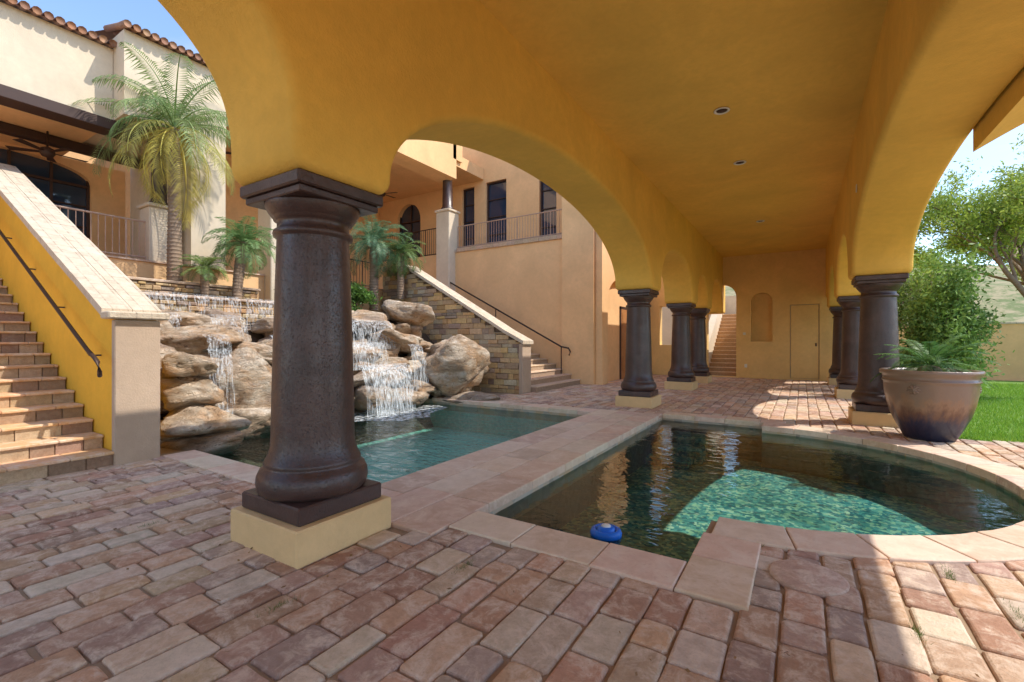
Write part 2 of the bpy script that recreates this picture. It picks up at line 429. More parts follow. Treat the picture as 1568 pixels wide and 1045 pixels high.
while x<7.5:
    w=random.choice((.17,.185,.2,.21,.23)); y=-1.2-random.random()*.4
    while y<21.2:
        L=random.choice((.24,.30,.36,.40,.44,.33))
        cx=x+w/2; cy=y+L/2
        if not excluded(cx,cy):
            g=.008; j=lambda: random.uniform(-.008,.008)
            c=random.uniform(.008,.02)
            x0,x1,y0,y1=x+g+j(),x+w-g+j(),y+g+j(),y+L-g+j()
            k=[random.uniform(.4,1.6)*c for _ in range(8)]
            pts=[(x0+k[0],y0),((x0+x1)/2,y0+j()*.5),(x1-k[1],y0),(x1,y0+k[2]),(x1+j()*.5,(y0+y1)/2),(x1,y1-k[3]),(x1-k[4],y1),((x0+x1)/2,y1+j()*.5),(x0+k[5],y1),(x0,y1-k[6]),(x0+j()*.5,(y0+y1)/2),(x0,y0+k[7])]
            b.col=jit(random.choice(PC),.14)
            b.slab(pts,random.uniform(-.004,.006),.04,.016,.012,.012)
        y+=L
    x+=w
b.obj('brick_paving')
b=MB().mat(M_paver); b.col=(.70,.47,.36); b.smooth=True
b.lathe(.03,3.47,[(.215,-.03),(.215,.012),(.205,.018),(.0,.019)],40); b.smooth=False
b.obj('skimmer_lid')

CC=[(.78,.57,.42),(.74,.52,.38),(.80,.62,.47),(.70,.50,.37),(.79,.59,.42)]
b=MB().mat(M_coping)
def coprow(x0,x1,y0,y1,along,Ls=(.45,.7),top=.018,h=.09):
    p=x0 if along=='x' else y0; end=x1 if along=='x' else y1
    while p<end-.01:
        L=random.uniform(*Ls); q=min(end,p+L)
        if end-q<.2: q=end
        g=.004
        if along=='x': pts=[(p+g,y0+g),(q-g,y0+g),(q-g,y1-g),(p+g,y1-g)]
        else: pts=[(x0+g,p+g),(x1-g,p+g),(x1-g,q-g),(x0+g,q-g)]
        b.col=jit(random.choice(CC),.07); b.slab(pts,top+random.uniform(-.002,.002),h,.010,.009)
        p=q
coprow(-7.02,-3.68,2.64,3.02,'x')
for k in range(3): coprow(-3.72+.435*k,-3.72+.435*(k+1),2.66,9.52,'y',(.5,.85))
coprow(-2.41,-.655,2.86,3.26,'x')
coprow(-.655,-.25,2.86,3.83,'y')
coprow(-2.41,-.25,9.58,9.95,'x')
coprow(-8.2,-3.73,9.08,9.5,'x')
na=16
for i in range(na):
    a0=-math.pi/2+math.pi*i/na; a1=-math.pi/2+math.pi*(i+1)/na; g=.002
    r0,r1=2.47,2.88; cx,cy=-.6,6.7
    pts=[]
    for k in range(4): a=a0+g+(a1-a0-2*g)*k/3; pts.append((cx+r1*math.cos(a),cy+r1*math.sin(a)))
    for k in range(3,-1,-1): a=a0+g+(a1-a0-2*g)*k/3; pts.append((cx+r0*math.cos(a),cy+r0*math.sin(a)))
    b.col=jit(random.choice(CC),.07); b.slab(pts,.019,.09,.010,.009)
b.obj('pool_coping')

pool2=[(-2.42,3.24),(-.65,3.24),(-.65,4.2)]+[(-.6+2.5*math.cos(a),6.7+2.5*math.sin(a)) for a in np.linspace(-math.pi/2,math.pi/2,33)]+[(-.6,9.6),(-2.42,9.6)]
pool1=[(-8.9,3.0),(-3.7,3.0),(-3.7,9.1),(-8.9,9.1)]
def tess(loops,z,b):
    flat=[p for l in loops for p in l]
    tris=tessellate_polygon([[Vector((x,y,0)) for x,y in l] for l in loops])
    fs=[]
    for tr in tris:
        a,c,d=[Vector((*flat[i],0)) for i in tr]
        fs.append(tuple(tr) if (c-a).cross(d-a).z>0 else tuple(tr[::-1]))
    b.add([(x,y,z) for x,y in flat],fs)
b=MB().mat(M_ground); S=400
tess([[(-S,-S),(S,-S),(S,S),(-S,S)],pool1,pool2],-.02,b); b.obj('ground')
def basin(loop,depth,mw,mf):
    b=MB(); n=len(loop)
    for i in range(n):
        j=(i+1)%n; (x0,y0),(x1,y1)=loop[i],loop[j]
        b.mat(M_wtile); b.add([(x0,y0,-.021),(x1,y1,-.021),(x1,y1,-.28),(x0,y0,-.28)],[(0,1,2,3)])
        b.mat(mw); b.add([(x0,y0,-.28),(x1,y1,-.28),(x1,y1,-depth),(x0,y0,-depth)],[(0,1,2,3)])
    b.mat(mf); tess([loop],-depth,b); return b
basin(pool1,.75,M_pf1,M_pf1).obj('swimming_pool_basin')
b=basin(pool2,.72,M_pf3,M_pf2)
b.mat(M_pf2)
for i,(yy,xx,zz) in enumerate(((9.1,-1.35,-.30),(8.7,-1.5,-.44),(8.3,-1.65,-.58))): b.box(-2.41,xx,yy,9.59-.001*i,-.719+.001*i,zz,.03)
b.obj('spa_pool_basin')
b=MB().mat(M_w1); tess([pool1],-.13,b); b.obj('pool_water')
b=MB().mat(M_w2); tess([pool2],-.11,b); b.obj('spa_water')

b=MB(); b.smooth=True; b.mat(M_blue)
fx,fy=-1.38,3.66
b.lathe(fx,fy,[(.05,-.16),(.10,-.15),(.125,-.12),(.13,-.09),(.12,-.065),(.10,-.055),(.088,-.06),(.085,-.075),(.075,-.075),(.07,-.05),(.055,-.04),(.02,-.038)],32)
b.mat(M_white); b.lathe(fx,fy,[(.04,-.039),(.035,-.03),(.01,-.028)],16)
b.obj('pool_chlorine_floater')

# ------------------------------------------------------------------ left staircase
b=MB(); n=20; ri=.165; tr=.352
for i in range(n):
    x1=-7.06-tr*i; z=ri*(i+1)
    b.mat(M_ledge)
    yy=-3.5
    while yy<2.15:
        L=random.uniform(.18,.42); y2=min(2.155,yy+L); b.col=jit(random.choice([(.52,.35,.22),(.58,.41,.26),(.43,.29,.2),(.62,.46,.31)]),.12)
        b.box(x1-.02,x1+random.uniform(-.004,.004),yy+.004,y2-.004,z-ri-.01,z-.035,.004); yy=y2
    b.col=(.4,.25,.15); b.box(x1-tr-.05,x1-.021,-3.5,2.155,z-ri-.02,z-.036)
    b.mat(M_coping); yy=-3.5
    while yy<2.15:
        L=random.uniform(.4,.6); y2=min(2.156,yy+L); b.col=jit((.76,.46,.24),.1)
        b.box(x1-tr-.01,x1+.03,yy+.002,y2-.002,z-.035,z,.008); yy=y2
b.obj('left_staircase')
b=MB(); b.mat(M_stairwall)
def slopewall(b,xa,za,xb,zb,y0,y1,zbot=-.05):
    b.add([(xa,y0,zbot),(xb,y0,zbot),(xb,y0,zb),(xa,y0,za),(xa,y1,zbot),(xb,y1,zbot),(xb,y1,zb),(xa,y1,za)],
      [(0,1,2,3),(4,7,6,5),(3,2,6,7),(0,3,7,4),(1,5,6,2)])
slopewall(b,-7.10,1.80,-14.2,5.14,2.165,2.60)
b.mat(M_post); b.box(-7.12,-7.02,2.15,2.62,-.05,1.76,.01)
b.mat(M_cap)
b.box(-7.22,-6.95,2.07,2.70,1.77,1.86,.015)
px=-7.2; 
while px>-14.2:
    q=px-.55; o_=random.uniform(-.006,.006); za=1.87+(-7.2-px)*.47+o_; zb=1.87+(-7.2-q)*.47+o_
    g=-.004
    for (ya,yb) in ((2.08,2.385),(2.392,2.70)):
        h_=random.uniform(-.004,.006)
        b.add([(px+g,ya,za-.07),(q-g,ya,zb-.07),(q-g,ya,zb+.03+h_),(px+g,ya,za+.03+h_),(px+g,yb,za-.07),(q-g,yb,zb-.07),(q-g,yb,zb+.03+h_),(px+g,yb,za+.03+h_)],
          [(0,1,2,3),(4,7,6,5),(3,2,6,7),(0,3,7,4),(1,5,6,2)])
    px=q
b.obj('stair_wall')
b=MB().mat(M_iron); b.smooth=True
def rz(x): return 1.30+(-7.2-x)*.47
b.tube([(-7.12,2.04,rz(-7.2)-.22),(-7.06,2.02,rz(-7.2)-.16),(-7.05,2.0,rz(-7.2)-.05),(-7.15,2.0,rz(-7.2)),(-7.4,2.0,rz(-7.4)),(-13.5,2.0,rz(-13.5))],.024)
for x in (-7.5,-8.9,-10.3,-11.7): b.tube([(x,2.16,rz(x)-.12),(x,2.05,rz(x)-.12),(x,2.0,rz(x)-.02)],.012,6)
b.obj('stair_handrail')

# ------------------------------------------------------------------ stone stair wall + second staircase
LS=[(.66,.47,.26),(.70,.53,.31),(.54,.41,.27),(.44,.34,.26),(.74,.51,.24),(.36,.29,.23),(.64,.41,.20),(.66,.56,.41),(.78,.54,.27)]
def ledge_wall(b,o,U,N,u0,u1,z0,topf,rowh=(.07,.14),Ls=(.14,.45)):
    z=z0
    while True:
        h=random.uniform(*rowh); u=u0-random.random()*.1; any_=False
        while u<u1:
            L=random.uniform(*Ls); a=max(u,u0); c=min(u+L,u1); u+=L
            if c-a<.04: continue
            tp=min(topf(a),topf(c)); zt=min(z+h,tp)
            if zt-z>.025:
                any_=True; b.col=jit(random.choice(LS),.15)
                b.face_stone(o,U,(0,0,1),N,a+.004,c-.004,z+.004,zt-.004,random.uniform(.02,.065))
        z+=h
        if not any_: break
b=MB(); b.mat(M_ledge)
topf=lambda x: 1.42+max(0,min(4.55,(-6.76-x)))*.56 if x<-6.76 else 1.42
ledge_wall(b,(0,11.33,0),(1,0,0),(0,-1,0),-12.5,-6.85,-.03,topf,(.09,.18),(.16,.5))
b.mat(M_post); b.box(-6.86,-6.74,11.26,11.76,-.03,1.43,.01)
b.mat(M_ledge); b.col=(.2,.14,.1)
b.add([(-6.85,11.34,0),(-11.3,11.34,0),(-11.3,11.34,3.9),(-6.85,11.34,1.40),(-6.85,11.72,0),(-11.3,11.72,0),(-11.3,11.72,3.9),(-6.85,11.72,1.40)],[(0,1,2,3),(4,5,6,7),(3,2,6,7)])
b.box(-12.5,-11.3,11.34,11.72,0,3.9)
b.mat(M_cap); px=-6.68
while px>-11.3:
    q=max(px-.6,-11.35); f=lambda x:1.46+max(0,-6.76-x)*.56
    za,zb=f(px),f(q); g=.005
    b.add([(px-g,11.2,za-.05),(q+g,11.2,zb-.05),(q+g,11.2,zb+.05),(px-g,11.2,za+.05),(px-g,11.8,za-.05),(q+g,11.8,zb-.05),(q+g,11.8,zb+.05),(px-g,11.8,za+.05)],
      [(0,1,2,3),(4,7,6,5),(3,2,6,7),(0,3,7,4),(1,5,6,2)]); px=q
b.box(-12.6,-11.36,11.2,11.8,3.98,4.08,.01)
b.obj('ledgestone_stair_wall')
b=MB()
for i in range(19):
    x1=-6.55-.335*i; z=.172*(i+1)
    b.mat(M_ledge); b.col=jit((.52,.38,.27),.1); b.box(x1-.34,x1,11.74,14.98,z-.2,z-.036)
    b.mat(M_coping); b.col=jit((.72,.52,.36),.08); b.box(x1-.35,x1+.025,11.735,14.98,z-.035,z,.008)
b.obj('courtyard_staircase')
b=MB().mat(M_iron); b.smooth=True
f=lambda x:1.30+(-7.2-x)*.515
b.tube([(-6.9,14.7,f(-7.1)-.25),(-6.85,14.7,f(-7.1)-.12),(-6.92,14.7,f(-7.1)),(-7.2,14.7,f(-7.2)),(-13,14.7,f(-13))],.03)
b.tube([(-7.2,14.7,.3),(-7.2,14.7,f(-7.2))],.02); b.tube([(-10,14.7,1.8),(-10,14.7,f(-10))],.02)
b.obj('courtyard_handrail')

# ------------------------------------------------------------------ house
house=empty('stucco_house')
def window(b,o,U,N,u0,u1,z0,z1,cols=2,rows=3,arch_rise=0,fw=.06,mf=None):
    o=Vector(o);U=Vector(U);N=Vector(N)
    def bx(ua,ub,za,zb,d0,d1,m):
        b.mat(m); P=lambda u,z,d: tuple(o+U*u+N*d+Vector((0,0,z)))
        b.add([P(ua,za,d0),P(ub,za,d0),P(ub,zb,d0),P(ua,zb,d0),P(ua,za,d1),P(ub,za,d1),P(ub,zb,d1),P(ua,zb,d1)],
          [(0,1,2,3),(4,7,6,5),(0,4,5,1),(1,5,6,2),(2,6,7,3),(3,7,4,0)])
    mf=mf or M_trim
    bx(u0,u1,z0,z1+arch_rise,-.20,-.19,M_glass)
    bx(u0,u0+fw,z0,z1+arch_rise,-.19,-.10,mf); bx(u1-fw,u1,z0,z1+arch_rise,-.19,-.10,mf)
    bx(u0+fw,u1-fw,z0,z0+fw,-.19,-.10,mf); bx(u0+fw,u1-fw,z1-fw,z1,-.19,-.10,mf)
    for i in range(1,cols): c=u0+(u1-u0)*i/cols; bx(c-.025,c+.025,z0+fw,z1+arch_rise,-.185,-.12,mf)
    for i in range(1,rows): c=z0+(z1-z0)*i/rows; bx(u0+fw,u1-fw,c-.018,c+.018,-.186,-.13,mf)
b=MB(); b.mat(M_salmon)
b.box(-20,-12.62,2.62,15.0,0,3.30); b.box(-20,-14.1,-8,2.61,0,3.301)
b.box(-20,-12.1,15.01,17,0,5.2)
b.mat(M_coping); b.col=(.65,.45,.32); b.box(-20,-12.58,2.63,15.0,3.302,3.34)
b.obj('terrace',house)
b=MB(); b.mat(M_salmon)
b.box(-12.1,-6.2,15.0,17,0,5.18)
b.box(-7.25,-6.05,14.85,17.0,0,9.5)
b.mat(M_ledge); xx=-12.15
while xx<-7.26:
    L=random.uniform(.25,.5); q=min(-7.255,xx+L); b.col=jit(random.choice([(.72,.52,.36),(.66,.48,.34)]),.1); b.box(xx+.003,q-.003,14.93,15.4,5.182,5.34,.01); xx=q
b.obj('balcony_wall',house)
b=MB(); b.mat(M_salmon)
wins=[(-13.45,-12.75,5.5,8.6),(-12.1,-11.0,5.5,8.65),(-9.35,-8.55,5.5,8.6)]
holes=[rect(*w) for w in wins]; holes.append(arch(-17.7,-16.1,5.25,7.6,.85))
b.panel((0,17,0),(1,0,0),(0,-1,0),rect(-20,-6,5.2,12.5),holes,.3)
for w in wins: window(b,(0,17,0),(1,0,0),(0,-1,0),*w,cols=1,rows=4)
window(b,(0,17.05,0),(1,0,0),(0,-1,0),-17.7,-16.1,5.25,7.6,cols=2,rows=4,arch_rise=.86)
b.obj('upper_wall',house)
b=MB(); b.mat(M_salmon)
b.panel((-6.05,0,0),(0,1,0),(1,0,0),rect(17.0,21.4,-.05,7.5),[],.35)
b.obj('wing_wall',house)
b=MB(); b.mat(M_salmon)
b.panel((-5.80,0,0),(0,1,0),(1,0,0),rect(15.0,21.0,-.05,7.6),[[(u,max(z,.0)) for u,z in arch(15.55,19.6,0,2.9,1.0,20,2.2)]],.24)
b.mat(M_wood); b.box(-6.045,-6.0,17.6,18.6,0,2.75,.005); 
for z in (.3,1.2,2.0): b.box(-6.0,-5.985,17.72,18.48,z,z+.6,.006)
b.mat(M_trim); b.box(-6.045,-6.005,17.5,17.595,0,2.85); b.box(-6.045,-6.005,18.605,18.7,0,2.85); b.box(-6.045,-6.005,17.5,18.7,2.76,2.86)
b.obj('passage_arch',house)
b=MB(); b.mat(M_salmon)
b.box(-20,-12.2,6.05,16.98,8.8,9.3)
b.box(-13.0,-12.1,6.05,14.9,8.2,10.2); b.box(-20,-12.1,14.7,15.3,9.0,10.2)
b.panel((-19,0,0),(0,1,0),(1,0,0),rect(4,17,3.3,9.5),[],.3)
b.mat(M_cream)
b.box(-12.95,-12.25,14.6,15.25,0,6.85,.02); b.box(-13.0,-12.2,14.55,15.3,6.852,6.95,.02)
b.box(-12.95,-12.3,7.15,7.75,0,5.5,.02); b.box(-13.0,-12.25,7.1,7.8,5.502,5.6,.02)
b.mat(M_col); b.smooth=True
b.lathe(-12.6,14.93,[(.28,6.96),(.28,7.05),(.22,7.1),(.19,8.6),(.27,8.7),(.28,8.8)],20)
b.lathe(-12.62,7.45,[(.24,5.61),(.24,5.7),(.18,5.75),(.16,8.0),(.23,8.1),(.24,8.2)],20)
b.smooth=False
b.obj('upper_porch',house)
b=MB(); b.mat(M_cream)
b.box(-13.5,-13.0,-8,3.95,6.42,8.0)
b.box(-16,-12.4,3.96,6.04,6.42,8.25)
b.box(-16,-12.4,5.25,6.03,3.3,6.419)
b.mat(M_trim); b.box(-13.45,-12.95,-8,4.5,6.18,6.415,.01); b.box(-15.2,-14.95,-8,5.2,6.15,6.35,.01)
b.mat(M_salmon); b.box(-16.5,-13.46,-8,3.95,6.36,6.6)
b.panel((-16.5,0,0),(0,1,0),(1,0,0),rect(-8,5.3,3.3,6.36),[arch(1.5,4.55,4.05,5.75,.5,16,2.2),arch(-3.5,.3,4.05,5.75,.5,16,2.2)],.4)
window(b,(-16.52,0,0),(0,1,0),(1,0,0),1.5,4.55,4.05,5.75,cols=4,rows=3,arch_rise=.5)
window(b,(-16.52,0,0),(0,1,0),(1,0,0),-3.5,.3,4.05,5.75,cols=4,rows=3,arch_rise=.5)
b.mat(M_cream); b.box(-13.2,-12.64,4.5,5.08,3.3,4.6,.02); b.box(-13.25,-12.6,4.46,5.12,4.602,4.68,.015)
b.mat(M_col); b.smooth=True; b.lathe(-12.92,4.79,[(.21,4.69),(.21,4.76),(.16,4.8),(.14,6.0),(.2,6.08),(.22,6.175)],20); b.smooth=False
b.obj('left_facade',house)
b=MB(); b.mat(M_tile)
def tiles(x,y0,y1,z):
    y=y0
    while y<y1:
        b.col=jit(random.choice([(.42,.20,.11),(.5,.28,.17),(.36,.19,.12)]),.15); b.smooth=True
        b.tube([(x+.20,y,z+.04),(x-.2,y,z+.13),(x-1.0,y,z+.36)],.075,8,.065); y+=.17
    b.smooth=False; b.col=(.3,.16,.1); b.add([(x+.15,y0,z),(x+.15,y1,z),(x-3.5,y1,z+1.1),(x-3.5,y0,z+1.1)],[(0,1,2,3)])
tiles(-13.0,-8,3.95,8.0); tiles(-12.4,3.96,6.1,8.25); tiles(-12.1,6.3,14.9,10.2)
b.obj('tile_roof',house)
def railing(b,p0,p1,z0,h,mat,step=.12):
    b.mat(mat); p0=Vector((*p0,0));p1=Vector((*p1,0)); L=(p1-p0).length; d=(p1-p0)/L; n=int(L/step)
    for zz in (z0+.08,z0+h): b.tube([p0+Vector((0,0,zz)),p1+Vector((0,0,zz))],.022,6)
    for i in range(n+1):
        q=p0+d*(L*i/n); r=.009 if i%12 else .02; b.tube([q+Vector((0,0,z0)),q+Vector((0,0,z0+h))],r,5)
b=MB(); railing(b,(-12.85,-6),(-12.85,4.5),3.35,.9,M_railp); railing(b,(-12.85,7.8),(-12.85,11.2),3.35,.9,M_iron); b.obj('terrace_railing',house)
b=MB(); railing(b,(-12.2,15.15),(-7.26,15.15),5.34,.95,M_railp); railing(b,(-17,15.2),(-13.0,15.2),5.2,1.2,M_iron); b.obj('balcony_railing',house)
def fan(x,y,z,zc):
    b=MB().mat(M_trim); b.smooth=True; b.tube([(x,y,z+.1),(x,y,zc)],.02,8)
    b.lathe(x,y,[(.05,z+.14),(.12,z+.1),(.14,z),(.1,z-.07),(.03,z-.1)],16); b.smooth=False
    for k in range(5):
        a=k*2*math.pi/5+.3; d=Vector((math.cos(a),math.sin(a),0)); s_=Vector((-d.y,d.x,.15)); c=Vector((x,y,z+.02))
        q=[c+d*.12-s_*.04,c+d*.7-s_*.085,c+d*.7+s_*.085,c+d*.12+s_*.04]
        b.add([tuple(p) for p in q]+[tuple(p+Vector((0,0,.012))) for p in q],[(0,3,2,1),(4,5,6,7),(0,1,5,4),(1,2,6,5),(2,3,7,6),(3,0,4,7)])
    b.obj('ceiling_fan')
fan(-14.8,3.3,5.85,6.36); fan(-15.5,8.2,7.6,8.8); fan(-15.5,14,7.9,8.8)

# ------------------------------------------------------------------ waterfall
bm=bmesh.new(); bmesh.ops.create_icosphere(bm,subdivisions=4,radius=1); bm.verts.ensure_lookup_table()
ICO=(np.array([v.co[:] for v in bm.verts]),[tuple(v.index for v in f.verts) for f in bm.faces]); bm.free()
def boulder(b,c,r,seed,rot=0,nf=17):
    rs=np.random.default_rng(seed)
    V,F=ICO
    N=rs.normal(size=(nf,3)); N/=np.linalg.norm(N,axis=1)[:,None]; D=rs.uniform(.64,1.0,nf)
    dots=V@N.T; dots=np.where(dots>.05,dots,.05); q=D/dots
    k=26.; rad=(np.sum(q**-k,axis=1))**(-1/k); rad=np.minimum(rad,1.3)
    P=V*rad[:,None]
    off=Vector((seed*3.1,seed*1.7,0))
    disp=np.array([noise.fractal(Vector(p)*1.9+off,1.0,2.0,5)*.13+noise.fractal(Vector((p[0]*2,p[1]*2,p[2]*7))+off,1.0,2.0,3)*.07 for p in P])
    P=P*(1+disp)[:,None]
    P=P*np.array(r); a=rot; R=np.array([[math.cos(a),-math.sin(a),0],[math.sin(a),math.cos(a),0],[0,0,1]]); P=P@R.T
    tx=rs.uniform(-.22,.22); R=np.array([[1,0,0],[0,math.cos(tx),-math.sin(tx)],[0,math.sin(tx),math.cos(tx)]]); P=P@R.T
    P=P+np.array(c)
    b.add([tuple(p) for p in P],F)
def hh(x): return max(0,min(1,(-x-8.1)/2.3))**.8*2.1
wf=empty('rock_waterfall')
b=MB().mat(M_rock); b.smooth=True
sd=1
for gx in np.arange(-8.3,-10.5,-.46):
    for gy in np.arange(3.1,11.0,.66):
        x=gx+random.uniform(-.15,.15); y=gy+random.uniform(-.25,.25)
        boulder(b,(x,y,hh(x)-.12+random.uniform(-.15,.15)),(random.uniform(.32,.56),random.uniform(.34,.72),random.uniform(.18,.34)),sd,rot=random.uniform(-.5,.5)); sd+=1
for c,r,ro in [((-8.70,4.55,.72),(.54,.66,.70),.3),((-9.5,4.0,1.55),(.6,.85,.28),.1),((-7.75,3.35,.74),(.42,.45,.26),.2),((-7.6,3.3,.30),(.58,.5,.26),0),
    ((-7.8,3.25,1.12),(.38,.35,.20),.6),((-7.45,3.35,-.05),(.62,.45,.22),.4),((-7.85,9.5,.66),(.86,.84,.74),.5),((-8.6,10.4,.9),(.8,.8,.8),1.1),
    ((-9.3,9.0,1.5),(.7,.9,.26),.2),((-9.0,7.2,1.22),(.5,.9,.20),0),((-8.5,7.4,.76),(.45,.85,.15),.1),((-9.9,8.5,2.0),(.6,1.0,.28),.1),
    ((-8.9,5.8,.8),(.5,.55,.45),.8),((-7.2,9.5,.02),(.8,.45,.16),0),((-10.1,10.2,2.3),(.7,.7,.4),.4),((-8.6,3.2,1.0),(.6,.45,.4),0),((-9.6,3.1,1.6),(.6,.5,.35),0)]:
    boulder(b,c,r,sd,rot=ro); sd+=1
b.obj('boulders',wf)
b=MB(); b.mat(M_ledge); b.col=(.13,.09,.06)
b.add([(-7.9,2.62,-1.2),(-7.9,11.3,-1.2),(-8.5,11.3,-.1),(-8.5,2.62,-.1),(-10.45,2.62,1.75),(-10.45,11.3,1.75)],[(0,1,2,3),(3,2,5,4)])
b.obj('core',wf)
b=MB(); b.mat(M_ledge)
ledge_wall(b,(-10.5,0,0),(0,1,0),(1,0,0),2.64,7.6,1.6,lambda u:2.36,(.06,.11),(.1,.3))
b.mat(M_post); b.box(-10.9,-10.51,2.63,7.6,0,2.36)
b.mat(M_coping); xx=2.64
while xx<7.6:
    L=random.uniform(.3,.5); q=min(7.6,xx+L); b.col=jit((.5,.38,.3),.1); b.box(-10.92,-10.40,xx+.003,q-.003,2.362,2.42,.012); xx=q
b.obj('weir_wall',wf)
b=MB(); b.mat(M_soil); b.box(-12.62,-10.92,2.63,11.3,0,2.35); b.mat(M_ledge)
ledge_wall(b,(-11.6,0,0),(0,1,0),(1,0,0),2.64,6.4,2.35,lambda u:2.75,(.06,.1),(.12,.3))
b.mat(M_coping); b.col=(.6,.45,.32); b.box(-11.95,-11.53,2.64,6.45,2.752,2.81,.01)
b.mat(M_soil); b.box(-12.6,-11.62,2.64,6.4,2.35,2.74)
b.obj('planter',wf)
b=MB(); b.smooth=True
def sheet(x,y0,y1,zt,zb,throw=.18,n=14,m=8):
    vs=[];fs=[]
    for j in range(m+1):
        t=j/m
        for i in range(n+1):
            y=y0+(y1-y0)*i/n; w=.05*noise.noise(Vector((y*4,x,zt+t)))
            yy=y+(.06*noise.noise(Vector((y*2,zt,t*2))))
            vs.append((x+throw*math.sqrt(t)+w,yy,zt-(zt-zb)*t**1.6+ (0.02 if j==0 else 0)))
    for j in range(m):
        for i in range(n): a=j*(n+1)+i; fs.append((a,a+1,a+n+2,a+n+1))
    b.add(vs,fs)
b.mat(M_thin)
for (y0,y1) in ((2.75,3.35),(3.45,4.35),(4.45,5.3),(5.4,6.2),(6.35,7.3)): sheet(-10.40,y0,y1,2.43,1.75,.17)
sheet(-9.7,4.4,5.0,2.0,1.3,.3); sheet(-9.6,3.3,3.8,2.0,1.2,.3); sheet(-9.7,5.9,6.6,2.05,1.3,.3)
sheet(-8.2,3.7,4.0,1.35,-.1,.3); sheet(-8.8,3.85,4.25,1.6,.3,.4)
b.mat(M_fall)
sheet(-8.15,6.65,8.1,.95,-.13,.32); sheet(-8.1,6.8,7.9,.92,-.13,.42); sheet(-8.6,6.5,7.7,1.45,.85,.25); sheet(-9.2,7.1,8.5,2.0,1.3,.3)
sheet(-8.15,5.1,5.7,.9,-.13,.2); sheet(-9.0,5.2,5.8,1.6,.6,.3); sheet(-8.3,8.25,8.75,1.4,.1,.3)
b.obj('falling_water',wf)
b=MB(); b.mat(M_foam); tess([[( -7.8+1.1*math.cos(a)*random.uniform(.7,1.1),7.4+1.4*math.sin(a)*random.uniform(.7,1.1)) for a in np.linspace(0,6.28,26)[:-1]]],-.118,b)
b.obj('foam',wf)

# ------------------------------------------------------------------ vegetation
def quads_obj(name,P,C,parent=None,mat=None,nv=4):
    n=len(P)//nv; me=bpy.data.meshes.new(name)
    me.vertices.add(len(P)); me.vertices.foreach_set('co',np.asarray(P,dtype=np.float32).ravel())
    me.loops.add(len(P)); me.loops.foreach_set('vertex_index',np.arange(len(P),dtype=np.int32))
    me.polygons.add(n); me.polygons.foreach_set('loop_start',np.arange(0,len(P),nv,dtype=np.int32))
    me.polygons.foreach_set('loop_total',np.full(n,nv,dtype=np.int32))
    me.materials.append(mat or M_leaf); me.update(calc_edges=True)
    ca=me.color_attributes.new('Col','FLOAT_COLOR','POINT'); arr=np.ones((len(P),4),dtype=np.float32); arr[:,:3]=C; ca.data.foreach_set('color',arr.ravel())
    ob=bpy.data.objects.new(name,me); scene.collection.objects.link(ob)
    if parent: ob.parent=parent
    return ob
def leafcloud(cent,size,c1,c2,asp=.45,down=0):
    n=len(cent); a=rng.normal(size=(n,3)); a[:,2]-=down; a/=np.linalg.norm(a,axis=1)[:,None]
    bb=np.cross(a,rng.normal(size=(n,3))); bb/=np.linalg.norm(bb,axis=1)[:,None]
    s=size*rng.uniform(.6,1.4,n)[:,None]
    P=np.stack([cent-a*s,cent-bb*s*asp,cent+a*s,cent+bb*s*asp],axis=1).reshape(-1,3)
    t=rng.random(n)[:,None]; c=np.array(c1)*(1-t)+np.array(c2)*t; C=np.repeat(c,4,axis=0)
    return P,C
def fronds(origin,count,L,elev,droop,leaf,c1,c2,nl=38,yellow=None,wid=.018,az0=0,stiff=.35):
    P=[];C=[];R=MB().mat(M_leaf)
    o=Vector(origin)
    for k in range(count):
        az=az0+k*2.39996+random.uniform(-.2,.2); f=k/max(1,count-1)
        el=elev[0]+(elev[1]-elev[0])*f+random.uniform(-.12,.12); LL=L*random.uniform(.75,1.12)
        dr=droop*random.uniform(.7,1.3)
        h=Vector((math.cos(az),math.sin(az),0)); pts=[];p=o.copy(); e=el; n=18
        for i in range(n+1):
            pts.append(p.copy()); p=p+(h*math.cos(e)+Vector((0,0,math.sin(e))))*(LL/n); e-=dr/n*(1+1.2*i/n)
        t=random.random(); cc=[c1[i]*(1-t)+c2[i]*t for i in range(3)]
        if yellow and f<yellow[0]: cc=[a_*(1-f/yellow[0]*.5)+b_*f/yellow[0]*.5 for a_,b_ in zip(yellow[1],cc)]
        R.col=tuple(min(1,x*1.3) for x in cc); R.smooth=True; R.tube(pts,.014*L/1.5,5,.003)
        for i in range(nl):
            s=.12+.88*i/nl; q=s*n; i0=min(n-1,int(q)); w=q-i0; base=pts[i0].lerp(pts[i0+1],w); d=(pts[i0+1]-pts[i0]).normalized()
            side=d.cross(Vector((0,0,1)));
            if side.length<.05: side=Vector((-h.y,h.x,0))
            side.normalize(); up=side.cross(d)
            ll=leaf*(math.sin(math.pi*min(1,.12+.86*s))**.6)*random.uniform(.8,1.15)
            for sg in (-1,1):
                dirv=(side*sg*1.0+d*.55+up*stiff*random.uniform(.3,1)+Vector((0,0,-.12))).normalized()
                tip=base+dirv*ll+Vector((0,0,-ll*(.55-stiff)*random.uniform(.3,1.4)))
                mid=base+dirv*ll*.5; wv=d*wid
                P+= [base[:],(mid+wv)[:],tip[:],(mid-wv)[:]]
                m=random.uniform(.7,1.3); C+=[[x*m for x in cc]]*4
    return P,C,R
